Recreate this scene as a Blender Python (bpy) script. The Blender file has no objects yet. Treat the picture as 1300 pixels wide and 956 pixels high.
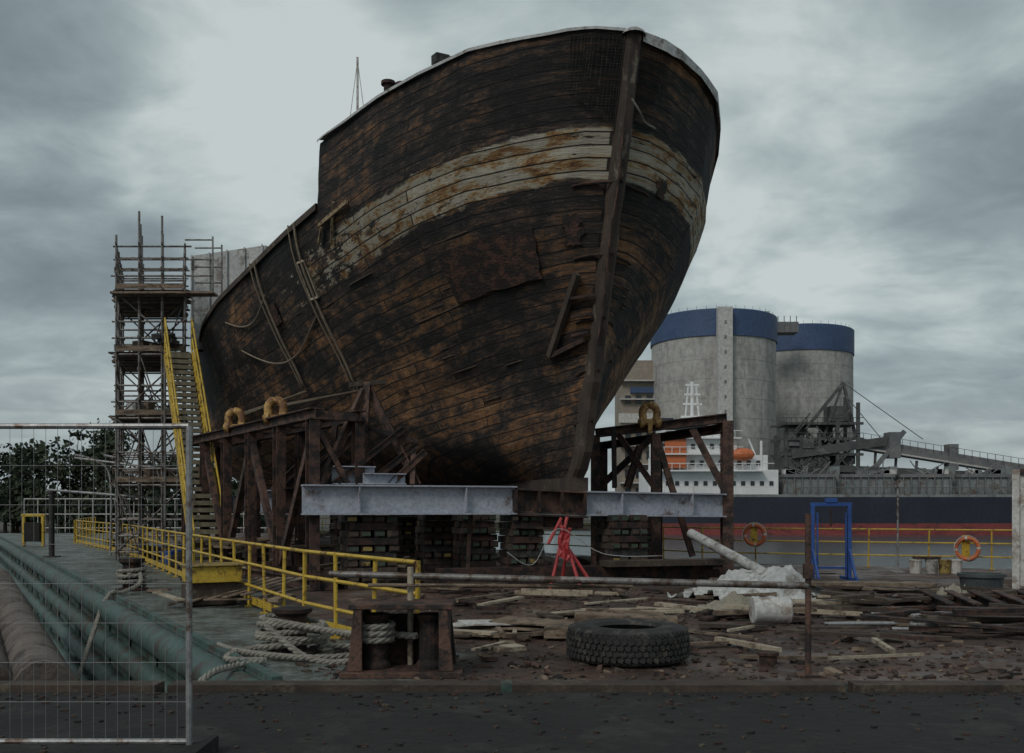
import bpy, math, random
from mathutils import Vector, Matrix, noise
random.seed(7)
R=random.uniform
scene=bpy.context.scene

# ------------------------------------------------------------------ materials
def rgba(c): return (c[0],c[1],c[2],1.0)
def newmat(name):
    m=bpy.data.materials.new(name); m.use_nodes=True
    nt=m.node_tree; b=nt.nodes['Principled BSDF']; return m,nt,b
def ramp(nt,stops,interp='LINEAR'):
    n=nt.nodes.new('ShaderNodeValToRGB'); cr=n.color_ramp; cr.interpolation=interp
    while len(cr.elements)<len(stops): cr.elements.new(.5)
    for e,(p,c) in zip(cr.elements,stops):
        e.position=p; e.color=rgba(c) if hasattr(c,'__len__') else (c,c,c,1)
    return n
def noi(nt,vec,scale,detail=4,rough=.6,dist=0):
    n=nt.nodes.new('ShaderNodeTexNoise'); n.inputs['Scale'].default_value=scale
    n.inputs['Detail'].default_value=min(detail,6); n.inputs['Roughness'].default_value=rough
    n.inputs['Distortion'].default_value=dist
    nt.links.new(vec,n.inputs['Vector']); return n
def mapping(nt,vec,sc,loc=(0,0,0)):
    n=nt.nodes.new('ShaderNodeMapping'); n.inputs['Scale'].default_value=sc; n.inputs['Location'].default_value=loc
    nt.links.new(vec,n.inputs['Vector']); return n.outputs[0]
def mixc(nt,fac,a,b,mode='MIX'):
    n=nt.nodes.new('ShaderNodeMix'); n.data_type='RGBA'; n.blend_type=mode
    for i,v in ((0,fac),(6,a),(7,b)):
        if hasattr(v,'is_output'): nt.links.new(v,n.inputs[i])
        elif i==0: n.inputs[0].default_value=v
        else: n.inputs[i].default_value=rgba(v)
    return n.outputs[2]
def math_(nt,op,a,b=None,clamp=False):
    n=nt.nodes.new('ShaderNodeMath'); n.operation=op; n.use_clamp=clamp
    for i,v in ((0,a),(1,b)):
        if v is None: continue
        if hasattr(v,'is_output'): nt.links.new(v,n.inputs[i])
        else: n.inputs[i].default_value=v
    return n.outputs[0]
def gen(name,c1,c2,scale=2.,rough=.8,metal=0.,c3=None,amt=.45,bump=.3,st=(1,1,1),s3=None,bscale=None,fine=True):
    m,nt,b=newmat(name)
    tc=nt.nodes.new('ShaderNodeTexCoord').outputs['Object']
    v=mapping(nt,tc,st)
    n1=noi(nt,v,scale,3); r=ramp(nt,[(.3,c1),(.7,c2)]); nt.links.new(n1.outputs[0],r.inputs[0]); col=r.outputs[0]
    if c3:
        n2=noi(nt,mapping(nt,v,(1,1,1),(7,3,1)),s3 or scale*1.7,5,.7)
        r2=ramp(nt,[(max(0,1-amt-.06),0.),(min(1,1-amt+.04),1.)]); nt.links.new(n2.outputs[0],r2.inputs[0])
        col=mixc(nt,r2.outputs[0],col,c3)
    n4=noi(nt,tc,scale*9,3,.7)
    if fine:
        r4=ramp(nt,[(.3,.72),(.7,1.15)]); nt.links.new(n4.outputs[0],r4.inputs[0])
        col=mixc(nt,1.,col,r4.outputs[0],'MULTIPLY')
    nt.links.new(col,b.inputs['Base Color'])
    b.inputs['Roughness'].default_value=rough; b.inputs['Metallic'].default_value=metal
    if bump:
        bp=nt.nodes.new('ShaderNodeBump'); bp.inputs['Strength'].default_value=bump
        bp.inputs['Distance'].default_value=.05
        nt.links.new(n4.outputs[0],bp.inputs['Height']); nt.links.new(bp.outputs[0],b.inputs['Normal'])
    return m

RUST=gen('rusty_steel',(.07,.038,.03),(.15,.078,.055),2.5,.75,.1,(.03,.022,.02),.48)
RUST2=gen('dark_rust',(.04,.022,.018),(.085,.042,.03),2.5,.85,.1,(.015,.012,.012),.48)
GREYB=gen('grey_blue_beam',(.33,.345,.40),(.42,.44,.50),1.5,.5,.1,(.14,.10,.08),.36)
GALV=gen('galvanised',(.24,.24,.24),(.38,.38,.38),3,.45,.4,(.13,.09,.07),.42,bump=.1)
GALVD=gen('scaffold_tube',(.13,.12,.11),(.26,.25,.24),3,.5,.3,(.08,.05,.035),.45,bump=.1)
YEL=gen('yellow_paint',(.46,.30,.03),(.60,.41,.05),3,.5,0,(.12,.06,.02),.40,bump=.1)
YELD=gen('dull_yellow',(.26,.19,.06),(.36,.26,.08),3,.6,0,(.10,.05,.02),.45)
WOOD=gen('old_timber',(.13,.095,.065),(.27,.20,.145),2,.85,0,(.07,.05,.035),.45,st=(1,1,3))
WOODL=gen('pale_timber',(.30,.25,.18),(.46,.39,.30),2,.8,0,(.16,.12,.085),.42)
WOODD=gen('dark_timber',(.035,.027,.022),(.085,.06,.045),2,.9,0,(.12,.10,.07),.38)
WHITE=gen('dirty_white',(.45,.44,.42),(.62,.61,.58),2,.6,0,(.28,.23,.19),.42,bump=.1)
SHIPW=gen('ship_white',(.66,.67,.67),(.78,.78,.77),.3,.6,0,(.5,.42,.35),.34,bump=0,fine=False)
TARP=gen('grey_white_tarp',(.38,.39,.39),(.54,.54,.52),1.5,.7,0,(.22,.20,.18),.42)
BLACK=gen('black_rubber',(.014,.014,.014),(.035,.034,.033),4,.75,0,(.08,.07,.06),.42)
GREEN=gen('barge_green',(.045,.085,.074),(.075,.13,.115),1.3,.6,0,(.06,.05,.042),.45,st=(1,1,.5))
BLUE=gen('blue_paint',(.02,.06,.24),(.03,.10,.34),3,.5)
RED=gen('red_paint',(.36,.035,.04),(.50,.06,.06),3,.5)
ORANGE=gen('orange_plastic',(.50,.13,.05),(.60,.17,.06),3,.5)
ROPE=gen('rope_fibre',(.22,.20,.17),(.42,.40,.35),14,.95,bump=.6)
STRAP=gen('sling_strap',(.22,.17,.12),(.34,.28,.21),5,.9)
DARK=gen('dark_fill',(.01,.01,.01),(.02,.018,.016),2,.9)
CONC=gen('silo_concrete',(.36,.35,.33),(.43,.42,.395),.10,.9,0,(.30,.29,.275),.44,bump=.0,st=(2,2,.3),s3=.3)
CONCL=gen('pale_concrete',(.44,.43,.41),(.52,.51,.49),.2,.9,bump=.0)
SILOB=gen('silo_blue',(.035,.07,.15),(.05,.088,.185),.2,.6,bump=.0)
GREYM=gen('grey_machinery',(.12,.125,.13),(.20,.20,.20),.5,.8,0,(.24,.22,.20),.38,bump=0)
GREYD=gen('dark_machinery',(.055,.058,.06),(.10,.10,.10),.5,.8,0,(.16,.15,.14),.38,bump=0)
SHIPBLK=gen('ship_black',(.012,.015,.028),(.02,.026,.042),.2,.6,bump=0)
SHIPRED=gen('ship_red',(.18,.035,.035),(.25,.05,.045),.2,.6,bump=0,c3=(.11,.03,.03),amt=.42,st=(1,1,3))
ASPH=gen('wharf_asphalt',(.009,.009,.009),(.018,.017,.017),.8,.92,0,(.03,.028,.026),.42,bump=.5)
LAND=gen('land',(.05,.05,.035),(.09,.08,.06),.05,.95,bump=0)
GLASS=gen('dark_glass',(.02,.022,.025),(.03,.034,.04),.5,.15,bump=0)
BARK=gen('bark',(.05,.04,.03),(.09,.07,.05),2,.9)
WIRE=gen('fence_wire',(.24,.24,.24),(.34,.34,.34),8,.5,.3,bump=0,fine=False)
TREAD=gen('grating_tread',(.17,.145,.10),(.26,.225,.155),6,.8)
CRIBG=gen('crib_green',(.035,.055,.04),(.06,.08,.055),2,.8)
TAN=gen('tan_cladding',(.24,.20,.16),(.32,.27,.22),.3,.8,bump=0)
SHIPGREY=gen('ship_deck_grey',(.15,.17,.17),(.24,.26,.26),.4,.8,0,(.12,.09,.07),.40,bump=0)
SCALE_=gen('rust_scale',(.035,.024,.02),(.085,.05,.038),.9,.9,0,(.13,.10,.085),.40,bump=.9)

def leafmat():
    m,nt,b=newmat('foliage')
    tc=nt.nodes.new('ShaderNodeTexCoord').outputs['Object']
    n=noi(nt,tc,.35,3); r=ramp(nt,[(.35,(.018,.03,.016)),(.65,(.05,.066,.034))]); nt.links.new(n.outputs[0],r.inputs[0])
    nt.links.new(r.outputs[0],b.inputs['Base Color']); b.inputs['Roughness'].default_value=.9; return m
LEAF=leafmat()

def hullmat():
    m,nt,b=newmat('weathered_planking'); L=nt.links.new
    uv=nt.nodes.new('ShaderNodeTexCoord').outputs['UV']
    sep=nt.nodes.new('ShaderNodeSeparateXYZ'); L(uv,sep.inputs[0]); u=sep.outputs[0]; v=sep.outputs[1]
    wn=noi(nt,mapping(nt,uv,(.35,.35,1)),1.,2); wv=nt.nodes.new('ShaderNodeVectorMath'); wv.operation='MULTIPLY_ADD'
    L(wn.outputs[1],wv.inputs[0]); wv.inputs[1].default_value=(0,.24,0); L(uv,wv.inputs[2])
    br=nt.nodes.new('ShaderNodeTexBrick'); L(wv.outputs[0],br.inputs['Vector'])
    br.inputs['Color1'].default_value=(0,0,0,1); br.inputs['Color2'].default_value=(1,1,1,1); br.inputs['Mortar'].default_value=(.3,.3,.3,1)
    br.inputs['Scale'].default_value=1; br.inputs['Brick Width'].default_value=4.3; br.inputs['Row Height'].default_value=.225
    br.inputs['Mortar Size'].default_value=.015; br.inputs['Mortar Smooth'].default_value=.25; br.offset=.37; br.squash=1.0
    plank=br.outputs[0]; seam=br.outputs[1]
    vn=nt.nodes.new('ShaderNodeMapRange'); L(v,vn.inputs[0]); vn.inputs[1].default_value=-2.5; vn.inputs[2].default_value=7.5
    vr=ramp(nt,[(0,.30),(.16,.36),(.26,.24),(.34,.14),(.42,.14),(.49,.52),(.64,.64),(.76,.40),(.9,.34),(1,.36)]); L(vn.outputs[0],vr.inputs[0])
    s1=noi(nt,mapping(nt,uv,(.75,1.6,1)),1.5,6,.78,.5)
    s2=noi(nt,mapping(nt,uv,(1.3,4,1),(3,5,0)),2.6,6,.82)
    big=noi(nt,mapping(nt,uv,(.34,.46,1),(9,1,0)),1.,3,.6)
    f=math_(nt,'ADD',vr.outputs[0],math_(nt,'MULTIPLY',math_(nt,'SUBTRACT',s1.outputs[0],.5),2.4))
    f=math_(nt,'ADD',f,math_(nt,'MULTIPLY',math_(nt,'SUBTRACT',s2.outputs[0],.5),1.7))
    f=math_(nt,'ADD',f,math_(nt,'MULTIPLY',math_(nt,'SUBTRACT',big.outputs[0],.5),1.9))
    f=math_(nt,'ADD',f,math_(nt,'MULTIPLY',math_(nt,'SUBTRACT',plank,.5),.16),True)
    cr=ramp(nt,[(.05,(.016,.0145,.015)),(.30,(.040,.032,.029)),(.46,(.10,.064,.045)),(.62,(.22,.115,.056)),(.85,(.37,.175,.07)),(1,(.42,.28,.17))]); L(f,cr.inputs[0])
    col=cr.outputs[0]
    ch=noi(nt,mapping(nt,uv,(1.0,1.6,1),(2,8,0)),10.,6,.85); rc=ramp(nt,[(.56,0.),(.61,1.)]); L(ch.outputs[0],rc.inputs[0])
    r_b=ramp(nt,[(.4,.10),(.62,.62)]); L(big.outputs[0],r_b.inputs[0])
    col=mixc(nt,math_(nt,'MULTIPLY',rc.outputs[0],r_b.outputs[0]),col,(.25,.22,.185))
    dr=noi(nt,mapping(nt,uv,(3.2,.45,1),(6,2,0)),1.6,5,.7); rd=ramp(nt,[(.36,.45),(.56,1.15)]); L(dr.outputs[0],rd.inputs[0]); col=mixc(nt,.7,col,rd.outputs[0],'MULTIPLY')
    # pale boot band, slightly diving aft and breaking up there
    vb=math_(nt,'SUBTRACT',v,math_(nt,'MULTIPLY',math_(nt,'MAXIMUM',u,0.),.045))
    bn=noi(nt,mapping(nt,uv,(1,1.5,1)),1.4,6,.75)
    vv=math_(nt,'ADD',vb,math_(nt,'MULTIPLY',math_(nt,'SUBTRACT',bn.outputs[0],.5),.5))
    bm=nt.nodes.new('ShaderNodeMapRange'); L(vv,bm.inputs[0]); bm.inputs[1].default_value=-.5;bm.inputs[2].default_value=2.5
    br2=ramp(nt,[(.31,0.),(.325,1.),(.61,1.),(.625,0.)]); L(bm.outputs[0],br2.inputs[0])
    pn=noi(nt,mapping(nt,uv,(.8,1.5,1),(4,4,0)),2.4,6,.82,.3)
    bcol=ramp(nt,[(.34,(.07,.04,.028)),(.40,(.30,.14,.045)),(.45,(.44,.26,.10)),(.50,(.56,.50,.38)),(.7,(.66,.63,.55))]); L(pn.outputs[0],bcol.inputs[0])
    fade=nt.nodes.new('ShaderNodeMapRange'); L(u,fade.inputs[0]); fade.inputs[1].default_value=2.8; fade.inputs[2].default_value=8.5; fade.inputs[3].default_value=-.02; fade.inputs[4].default_value=.20
    pm=noi(nt,mapping(nt,uv,(.8,1.6,1),(1,6,0)),2.4,6,.84); pr=ramp(nt,[(.42,0.),(.44,1.)]); L(math_(nt,'SUBTRACT',pm.outputs[0],fade.outputs[0]),pr.inputs[0])
    bc=mixc(nt,.35,bcol.outputs[0],rd.outputs[0],'MULTIPLY')
    col=mixc(nt,math_(nt,'MULTIPLY',br2.outputs[0],pr.outputs[0]),col,bc)
    pt=ramp(nt,[(0,.78),(1,1.16)]); L(plank,pt.inputs[0]); col=mixc(nt,1.,col,pt.outputs[0],'MULTIPLY')
    col=mixc(nt,math_(nt,'MULTIPLY',seam,.93),col,(.005,.004,.004))
    L(col,b.inputs['Base Color']); b.inputs['Roughness'].default_value=.78
    hgt=math_(nt,'ADD',math_(nt,'MULTIPLY',math_(nt,'SUBTRACT',1.,seam),1.3),math_(nt,'MULTIPLY',s2.outputs[0],1.3))
    hgt=math_(nt,'ADD',hgt,math_(nt,'MULTIPLY',ch.outputs[0],1.5)); hgt=math_(nt,'ADD',hgt,math_(nt,'MULTIPLY',plank,.4))
    bp=nt.nodes.new('ShaderNodeBump'); bp.inputs['Strength'].default_value=1.; bp.inputs['Distance'].default_value=.06
    L(hgt,bp.inputs['Height']); L(bp.outputs[0],b.inputs['Normal'])
    return m
HULL=hullmat()

def deckmat():
    m,nt,b=newmat('rusty_barge_deck'); L=nt.links.new
    tc=nt.nodes.new('ShaderNodeTexCoord').outputs['Object']
    n1=noi(nt,tc,.55,6,.68,.5); r1=ramp(nt,[(.3,(.03,.024,.022)),(.45,(.065,.042,.033)),(.55,(.105,.06,.044)),(.68,(.17,.14,.12))]); L(n1.outputs[0],r1.inputs[0])
    sep=nt.nodes.new('ShaderNodeSeparateXYZ'); L(tc,sep.inputs[0])
    e=math_(nt,'ADD',math_(nt,'MULTIPLY',sep.outputs[0],-.30),math_(nt,'MULTIPLY',sep.outputs[1],-.14))
    n2=noi(nt,tc,.9,6,.7); e=math_(nt,'ADD',e,math_(nt,'MULTIPLY',n2.outputs[0],2.8))
    r2=ramp(nt,[(.05,0.),(.30,1.)]); L(math_(nt,'ADD',e,-.15),r2.inputs[0])
    n3=noi(nt,tc,2.2,6,.75); rg=ramp(nt,[(.38,(.06,.048,.04)),(.48,(.10,.118,.105)),(.65,(.19,.205,.19))]); L(n3.outputs[0],rg.inputs[0])
    col=mixc(nt,r2.outputs[0],r1.outputs[0],rg.outputs[0])
    n4=noi(nt,tc,9,5,.8); r4=ramp(nt,[(.35,.5),(.62,1.3)]); L(n4.outputs[0],r4.inputs[0]); col=mixc(nt,1.,col,r4.outputs[0],'MULTIPLY')
    L(col,b.inputs['Base Color'])
    r5=ramp(nt,[(.42,.9),(.55,.4)]); L(n2.outputs[0],r5.inputs[0]); L(r5.outputs[0],b.inputs['Roughness'])
    bp=nt.nodes.new('ShaderNodeBump'); bp.inputs['Strength'].default_value=.6; bp.inputs['Distance'].default_value=.05
    L(n4.outputs[0],bp.inputs['Height']); L(bp.outputs[0],b.inputs['Normal']); return m
DECK=deckmat()
def watermat():
    m,nt,b=newmat('harbour_water'); L=nt.links.new
    tc=nt.nodes.new('ShaderNodeTexCoord').outputs['Object']
    b.inputs['Base Color'].default_value=(.05,.075,.08,1); b.inputs['Roughness'].default_value=.15
    n=noi(nt,mapping(nt,tc,(.5,1.4,1)),1.2,5,.6); bp=nt.nodes.new('ShaderNodeBump'); bp.inputs['Strength'].default_value=.6; bp.inputs['Distance'].default_value=.15
    L(n.outputs[0],bp.inputs['Height']); L(bp.outputs[0],b.inputs['Normal']); return m
WATER=watermat()

# ------------------------------------------------------------------ mesh builder
class MB:
    def __init__(s,*mats): s.v=[];s.f=[];s.m=[];s.mats=list(mats)
    def mi(s,mat):
        if isinstance(mat,int): return mat
        if mat not in s.mats: s.mats.append(mat)
        return s.mats.index(mat)
    def add(s,vs,fs,mat=0):
        k=s.mi(mat); o=len(s.v); s.v+= [tuple(x) for x in vs]
        for f in fs: s.f.append(tuple(i+o for i in f)); s.m.append(k)
    def box(s,c,sz,rz=0,mat=0,rx=0,ry=0):
        M=Matrix.Rotation(rz,3,'Z')@Matrix.Rotation(ry,3,'Y')@Matrix.Rotation(rx,3,'X')
        c=Vector(c); vs=[c+M@Vector((x*sz[0]/2,y*sz[1]/2,z*sz[2]/2)) for x in(-1,1) for y in(-1,1) for z in(-1,1)]
        s.add(vs,[(0,1,3,2),(4,6,7,5),(0,4,5,1),(2,3,7,6),(0,2,6,4),(1,5,7,3)],mat)
    def frame(s,p,q,up=None):
        d=(q-p).normalized(); u=Vector(up) if up else (Vector((0,0,1)) if abs(d.z)<.95 else Vector((0,1,0)))
        a=d.cross(u).normalized(); return d,a,a.cross(d).normalized()
    def beam(s,p,q,w,h,mat=0,up=None,off=(0,0)):
        p=Vector(p);q=Vector(q); d,a,b=s.frame(p,q,up)
        vs=[e+a*(x*w/2+off[0])+b*(y*h/2+off[1]) for e in(p,q) for x,y in((-1,-1),(1,-1),(1,1),(-1,1))]
        s.add(vs,[(0,1,2,3),(7,6,5,4),(0,4,5,1),(1,5,6,2),(2,6,7,3),(3,7,4,0)],mat)
    def ibeam(s,p,q,h,w,t,mat=0,up=None):
        s.beam(p,q,t,h-2*t-.002,mat,up); s.beam(p,q,w,t,mat,up,(0,h/2-t/2)); s.beam(p,q,w,t,mat,up,(0,-h/2+t/2))
    def tube(s,p,q,r,n=8,mat=0,r2=None):
        p=Vector(p);q=Vector(q); d,a,b=s.frame(p,q); r2=r if r2 is None else r2
        vs=[e+(a*math.cos(i*2*math.pi/n)+b*math.sin(i*2*math.pi/n))*rr for e,rr in((p,r),(q,r2)) for i in range(n)]
        s.add(vs,[(i,(i+1)%n,n+(i+1)%n,n+i) for i in range(n)]+[tuple(range(n))[::-1],tuple(range(n,2*n))],mat)
    def path(s,pts,r,n=6,mat=0):
        pts=[Vector(p) for p in pts]; vs=[];N=len(pts); ref=Vector((0,0,1))
        for k,p in enumerate(pts):
            d=(pts[min(k+1,N-1)]-pts[max(k-1,0)]).normalized()
            if abs(d.dot(ref))>.97: ref=Vector((1,0,0)) if abs(d.x)<.9 else Vector((0,1,0))
            a=d.cross(ref).normalized(); b=a.cross(d)
            vs+=[p+(a*math.cos(i*2*math.pi/n)+b*math.sin(i*2*math.pi/n))*r for i in range(n)]
        fs=[(k*n+i,k*n+(i+1)%n,(k+1)*n+(i+1)%n,(k+1)*n+i) for k in range(N-1) for i in range(n)]
        s.add(vs,fs,mat)
    def lathe(s,c,prof,n=32,mat=0,ax='Z'):
        c=Vector(c); vs=[]
        for i in range(n):
            t=i*2*math.pi/n
            for r,z in prof:
                vv=Vector((r*math.cos(t),r*math.sin(t),z))
                if ax=='X': vv=Vector((vv.z,vv.x,vv.y))
                if ax=='Y': vv=Vector((vv.x,vv.z,vv.y))
                vs.append(c+vv)
        m=len(prof)
        s.add(vs,[(i*m+j,((i+1)%n)*m+j,((i+1)%n)*m+j+1,i*m+j+1) for i in range(n) for j in range(m-1)],mat)
    def build(s,name,smooth=False,uv=None,bevel=0):
        me=bpy.data.meshes.new(name); me.from_pydata(s.v,[],s.f)
        for m in s.mats: me.materials.append(m)
        me.polygons.foreach_set('material_index',s.m)
        if smooth: me.polygons.foreach_set('use_smooth',[True]*len(s.f))
        if uv:
            l=me.uv_layers.new(name='UVMap')
            for lo in me.loops: l.data[lo.index].uv=uv[lo.vertex_index]
        me.update(); o=bpy.data.objects.new(name,me); scene.collection.objects.link(o)
        if smooth:
            try: me.set_sharp_from_angle(angle=math.radians(45))
            except Exception: pass
        if bevel:
            b=o.modifiers.new('b','BEVEL'); b.width=bevel; b.segments=2; b.limit_method='ANGLE'
        return o

def catmull(P,n=10):
    P=[Vector(p) for p in P]; out=[]
    for i in range(len(P)-1):
        p0=P[max(i-1,0)];p1=P[i];p2=P[i+1];p3=P[min(i+2,len(P)-1)]
        for k in range(n):
            t=k/n; out.append(.5*((2*p1)+(p2-p0)*t+(2*p0-5*p1+4*p2-p3)*t*t+(3*p1-p0-3*p2+p3)*t**3))
    out.append(P[-1]); return out
def rope(mb,P,r,mat=ROPE,pitch=.22,n=14):
    pts=catmull(P,n); acc=0; L=[0]
    for a,b in zip(pts,pts[1:]): acc+=(b-a).length; L.append(acc)
    step=pitch/8; N=max(4,int(acc/step)); rs=[];j=0
    for k in range(N+1):
        t=acc*k/N
        while j<len(L)-2 and L[j+1]<t: j+=1
        f=(t-L[j])/max(1e-6,L[j+1]-L[j]); rs.append(pts[j].lerp(pts[j+1],min(1,f)))
    for st in range(3):
        q=[]
        for k,p in enumerate(rs):
            d=(rs[min(k+1,N)]-rs[max(k-1,0)]).normalized(); a=d.cross(Vector((0.1,0.05,1))).normalized(); b=a.cross(d)
            ph=2*math.pi*(k*step/pitch+st/3); q.append(p+(a*math.cos(ph)+b*math.sin(ph))*r*.5)
        mb.path(q,r*.56,6,mat)
def lerp(a,b,t): return a+(b-a)*t
def table(T,x):
    if x<=T[0][0]: return T[0][1]
    for (a,b),(c,d) in zip(T,T[1:]):
        if x<=c: return b+(d-b)*(x-a)/(c-a)
    return T[-1][1]
def sms(x): x=max(0,min(1,x)); return x*x*(3-2*x)

# ------------------------------------------------------------------ water, land, wharf
w=MB(WATER); w.add([(-4000,-200,-2.5),(4000,-200,-2.5),(4000,5000,-2.5),(-4000,5000,-2.5)],[(0,1,2,3)]); w.build('water')
g=MB(LAND)
def slab(mb,poly,z0,z1,mat=0,matside=None):
    n=len(poly); vs=[(x,y,z1) for x,y in poly]+[(x,y,z0) for x,y in poly]
    mb.add(vs,[tuple(range(n))],mat); mb.add(vs,[(i,n+i,n+(i+1)%n,(i+1)%n) for i in range(n)],mat if matside is None else matside)
slab(g,[(-16,175),(3000,175),(3000,4500),(-16,4500)],-3,-1.2)
slab(g,[(-800,92),(-26,100),(-17,175),(-17,4500),(-3000,4500)],-3,-1.25)
g.build('ground')
q=MB(ASPH,WOODD,RUST2); slab(q,[(-60,-30),(60,-30),(60,8.2),(-60,8.2)],-3,0,0,1)
for i in range(22):
    x=-30+i*3; q.box((x+1.45,8.33,-.06),(2.9,.22,.24),R(-.004,.004),WOODD)
for i in range(500):
    s_=R(.008,.03); q.box((R(-5,5),8.1-R(0,1)**2*2.0,s_*.3),(s_*R(1,2.5),s_,s_*.6),R(0,3),random.choice([WOODD,RUST2,ASPH]))
q.build('wharf')

# ------------------------------------------------------------------ barge
bp=[(-2.2,8.62),(26,8.62),(26,18.5),(14,24.3),(5.6,27.8),(-1,37),(-14,60),(-33,60)]
b=MB(DECK,GREEN)
slab(b,bp,-2.6,0,DECK,GREEN)
A=Vector((-2.2,8.62,0)); B=Vector((-33,60,0)); ed=(B-A).normalized(); en=Vector((-ed.y,ed.x,0))
if en.x>0: en=-en
for z,r in((-.18,.19),(-.75,.17),(-1.35,.17),(-1.95,.15)):
    b.tube(A+en*.10+Vector((0,0,z)),B+en*.10+Vector((0,0,z)),r,14,GREEN)
for k in range(26):
    p=A+ed*(1+k*2.2)+en*.03; b.beam(p+Vector((0,0,-.1)),p+Vector((0,0,-2.5)),.10,.16,GREEN)
b.beam(A-en*.06+Vector((0,0,.03)),B-en*.06+Vector((0,0,.03)),.10,.06,GREEN)
b.build('barge',True)

f=MB(gen('fender_timber',(.09,.072,.06),(.17,.14,.12),1.5,.85,0,(.05,.038,.03),.45))
for dx,dz in((0,0),(-.56,-.03),(-1.1,.0),(-.28,.42),(-.84,.40)):
    f.tube((-4.05+dx,8.75,-.50+dz),(-10.6+dx,20,-.35+dz),.265,16)
f.build('fender_log_stack',True)

m=MB(SCALE_); nx,ny=110,110; vs=[]
def hz_(x,y):
    n=noise.fractal(Vector((x*1.1,y*1.1,3)),.8,2.1,5); e=min(sms((x+.2)/1.5),sms((22-y)/4),sms((y-9.6)/2.2))
    return -.045+e*(.055+.055*n+.03*abs(noise.noise(Vector((x*5,y*5,0)))))
for i in range(nx+1):
    for j in range(ny+1):
        x=-.5+13*i/nx; y=9.2+13*(j/ny)**1.3; vs.append((x,y,hz_(x,y)))
m.add(vs,[(i*(ny+1)+j,(i+1)*(ny+1)+j,(i+1)*(ny+1)+j+1,i*(ny+1)+j+1) for i in range(nx) for j in range(ny)]); m.build('rust_scale_layer',False)

# ------------------------------------------------------------------ railings
def railing(name,pts,h=1.05,sp=1.25,rails=(.35,.7,1.03),mat=YEL,r=.026,kick=True,lean=.0):
    m=MB(mat); pts=[Vector((p[0],p[1],0)) for p in pts]
    for a,c in zip(pts,pts[1:]):
        d=c-a; n=max(1,round(d.length/sp))
        for i in range(n+1):
            p=a+d*i/n; j=Vector((R(-lean,lean),R(-lean,lean),h)); m.tube(p,p+j,r,8)
            m.box(p+Vector((0,0,.01)),(.12,.12,.018))
        for z in rails: m.tube(a+Vector((0,0,z)),c+Vector((0,0,z)),r*.95,8)
        if kick: m.beam(a+Vector((0,0,.12)),c+Vector((0,0,.12)),.012,.12)
    return m.build(name,True)
railing('safety_railing',[(-19.8,43),(-13,32),(-7.3,21.0),(-2.75,12.5),(-1.0,9.9)],lean=.03,sp=1.1)
railing('safety_railing',[(24,18.6),(13.8,23.9),(5.5,27.3),(-.9,36.2),(-13.8,59)],sp=1.5,kick=False,rails=(.33,.68,1.03),lean=.02,r=.022)
railing('safety_railing',[(-26,59),(-22.5,49),(-20,43.2)],sp=1.5)

m=MB(RUST,GALV); m.tube((-1.85,9.6,.93),(2.82,9.0,.86),.035,10,mat=GALVD); m.tube((2.82,9.0,0),(2.82,9.0,1.55),.030,10,mat=RUST)
m.tube((-1.0,9.3,0),(-1.0,9.3,1.02),.03,10,mat=WOODL); m.box((2.82,9.0,.012),(.2,.2,.02),mat=RUST); m.box((2.82,9.0,1.0),(.08,.08,.14),mat=RUST)
m.tube((-1.4,9.2,.85),(1.2,9.4,.82),.018,8,mat=WOOD); m.build('pipe_barrier',True)

m=MB(WIRE,GALV)
fy=6.0
def panel(x0,x1,y0,y1):
    p=Vector((x0,y0,0));q=Vector((x1,y1,0)); U=Vector((0,0,1))
    for e in(p,q): m.tube(e+U*.08,e+U*2.12,.021,10,GALV)
    for z in(.12,2.12): m.tube(p+U*z,q+U*z,.018,8,GALV)
    L=(q-p).length; n=int(L/.075)
    for i in range(1,n): e=p.lerp(q,i/n); m.tube(e+U*.12,e+U*2.12,.0014,4,WIRE)
    for i in range(1,8): m.tube(p+U*(.12+i*.25),q+U*(.12+i*.25),.0016,4,WIRE)
panel(-2.05,-4.4,fy,fy); panel(-4.45,-6.8,fy,fy+.05)
for x in(-2.05,-4.42): m.box((x,fy,.05),(.22,.5,.10),mat=ASPH)
m.build('temporary_mesh_fence')

# ------------------------------------------------------------------ SHIP HULL
th=math.radians(20); S=Vector((2.28,17.7,0)); ax=Vector((-math.sin(th),math.cos(th),0)); lf=Vector((-math.cos(th),-math.sin(th),0))
KZ=2.12
TB=[(0,.16),(.12,.70),(.35,1.18),(.8,1.88),(1.5,2.72),(2.5,3.45),(3.5,4.05),(5.3,4.9),(7,5.55),(9,6.2),(12,7.0),(15,7.3),(26,7.3),(36,6.6),(42,5.0),(46,3.0)]
TBm=[(0,.30),(.03,1.6),(.08,3.3),(.15,5.0),(.25,6.2),(.4,6.9),(.6,7.2),(.8,7.3),(1.4,7.3)]
UP=[(0,10.50),(1.5,10.40),(3.5,10.15),(5.5,9.86),(7,9.7)]
LO=[(0,9.35),(1.5,9.15),(3.5,8.85),(5.5,8.55),(7,8.28),(9,7.95),(12,7.62),(18,7.3),(26,7.2),(36,7.5),(46,8.2)]
def sstem(z):
    t=(z-KZ)/8.45; e=2.5*(1-t)
    if t<.08: e+= (0.08-t)**2*60
    return e
def hb(d,z):
    t=(z-KZ)/6.6; wq=sms((t-.22)/.78)
    fb=table(TB,d)/7.3; fs=.022+ (1-math.exp(-(max(0,d)/9.)**1.25))*.978
    if d>26: fs=min(fs,table(TB,d)/7.3)
    return table(TBm,t)*(wq*fb+(1-wq)*fs)
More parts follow.
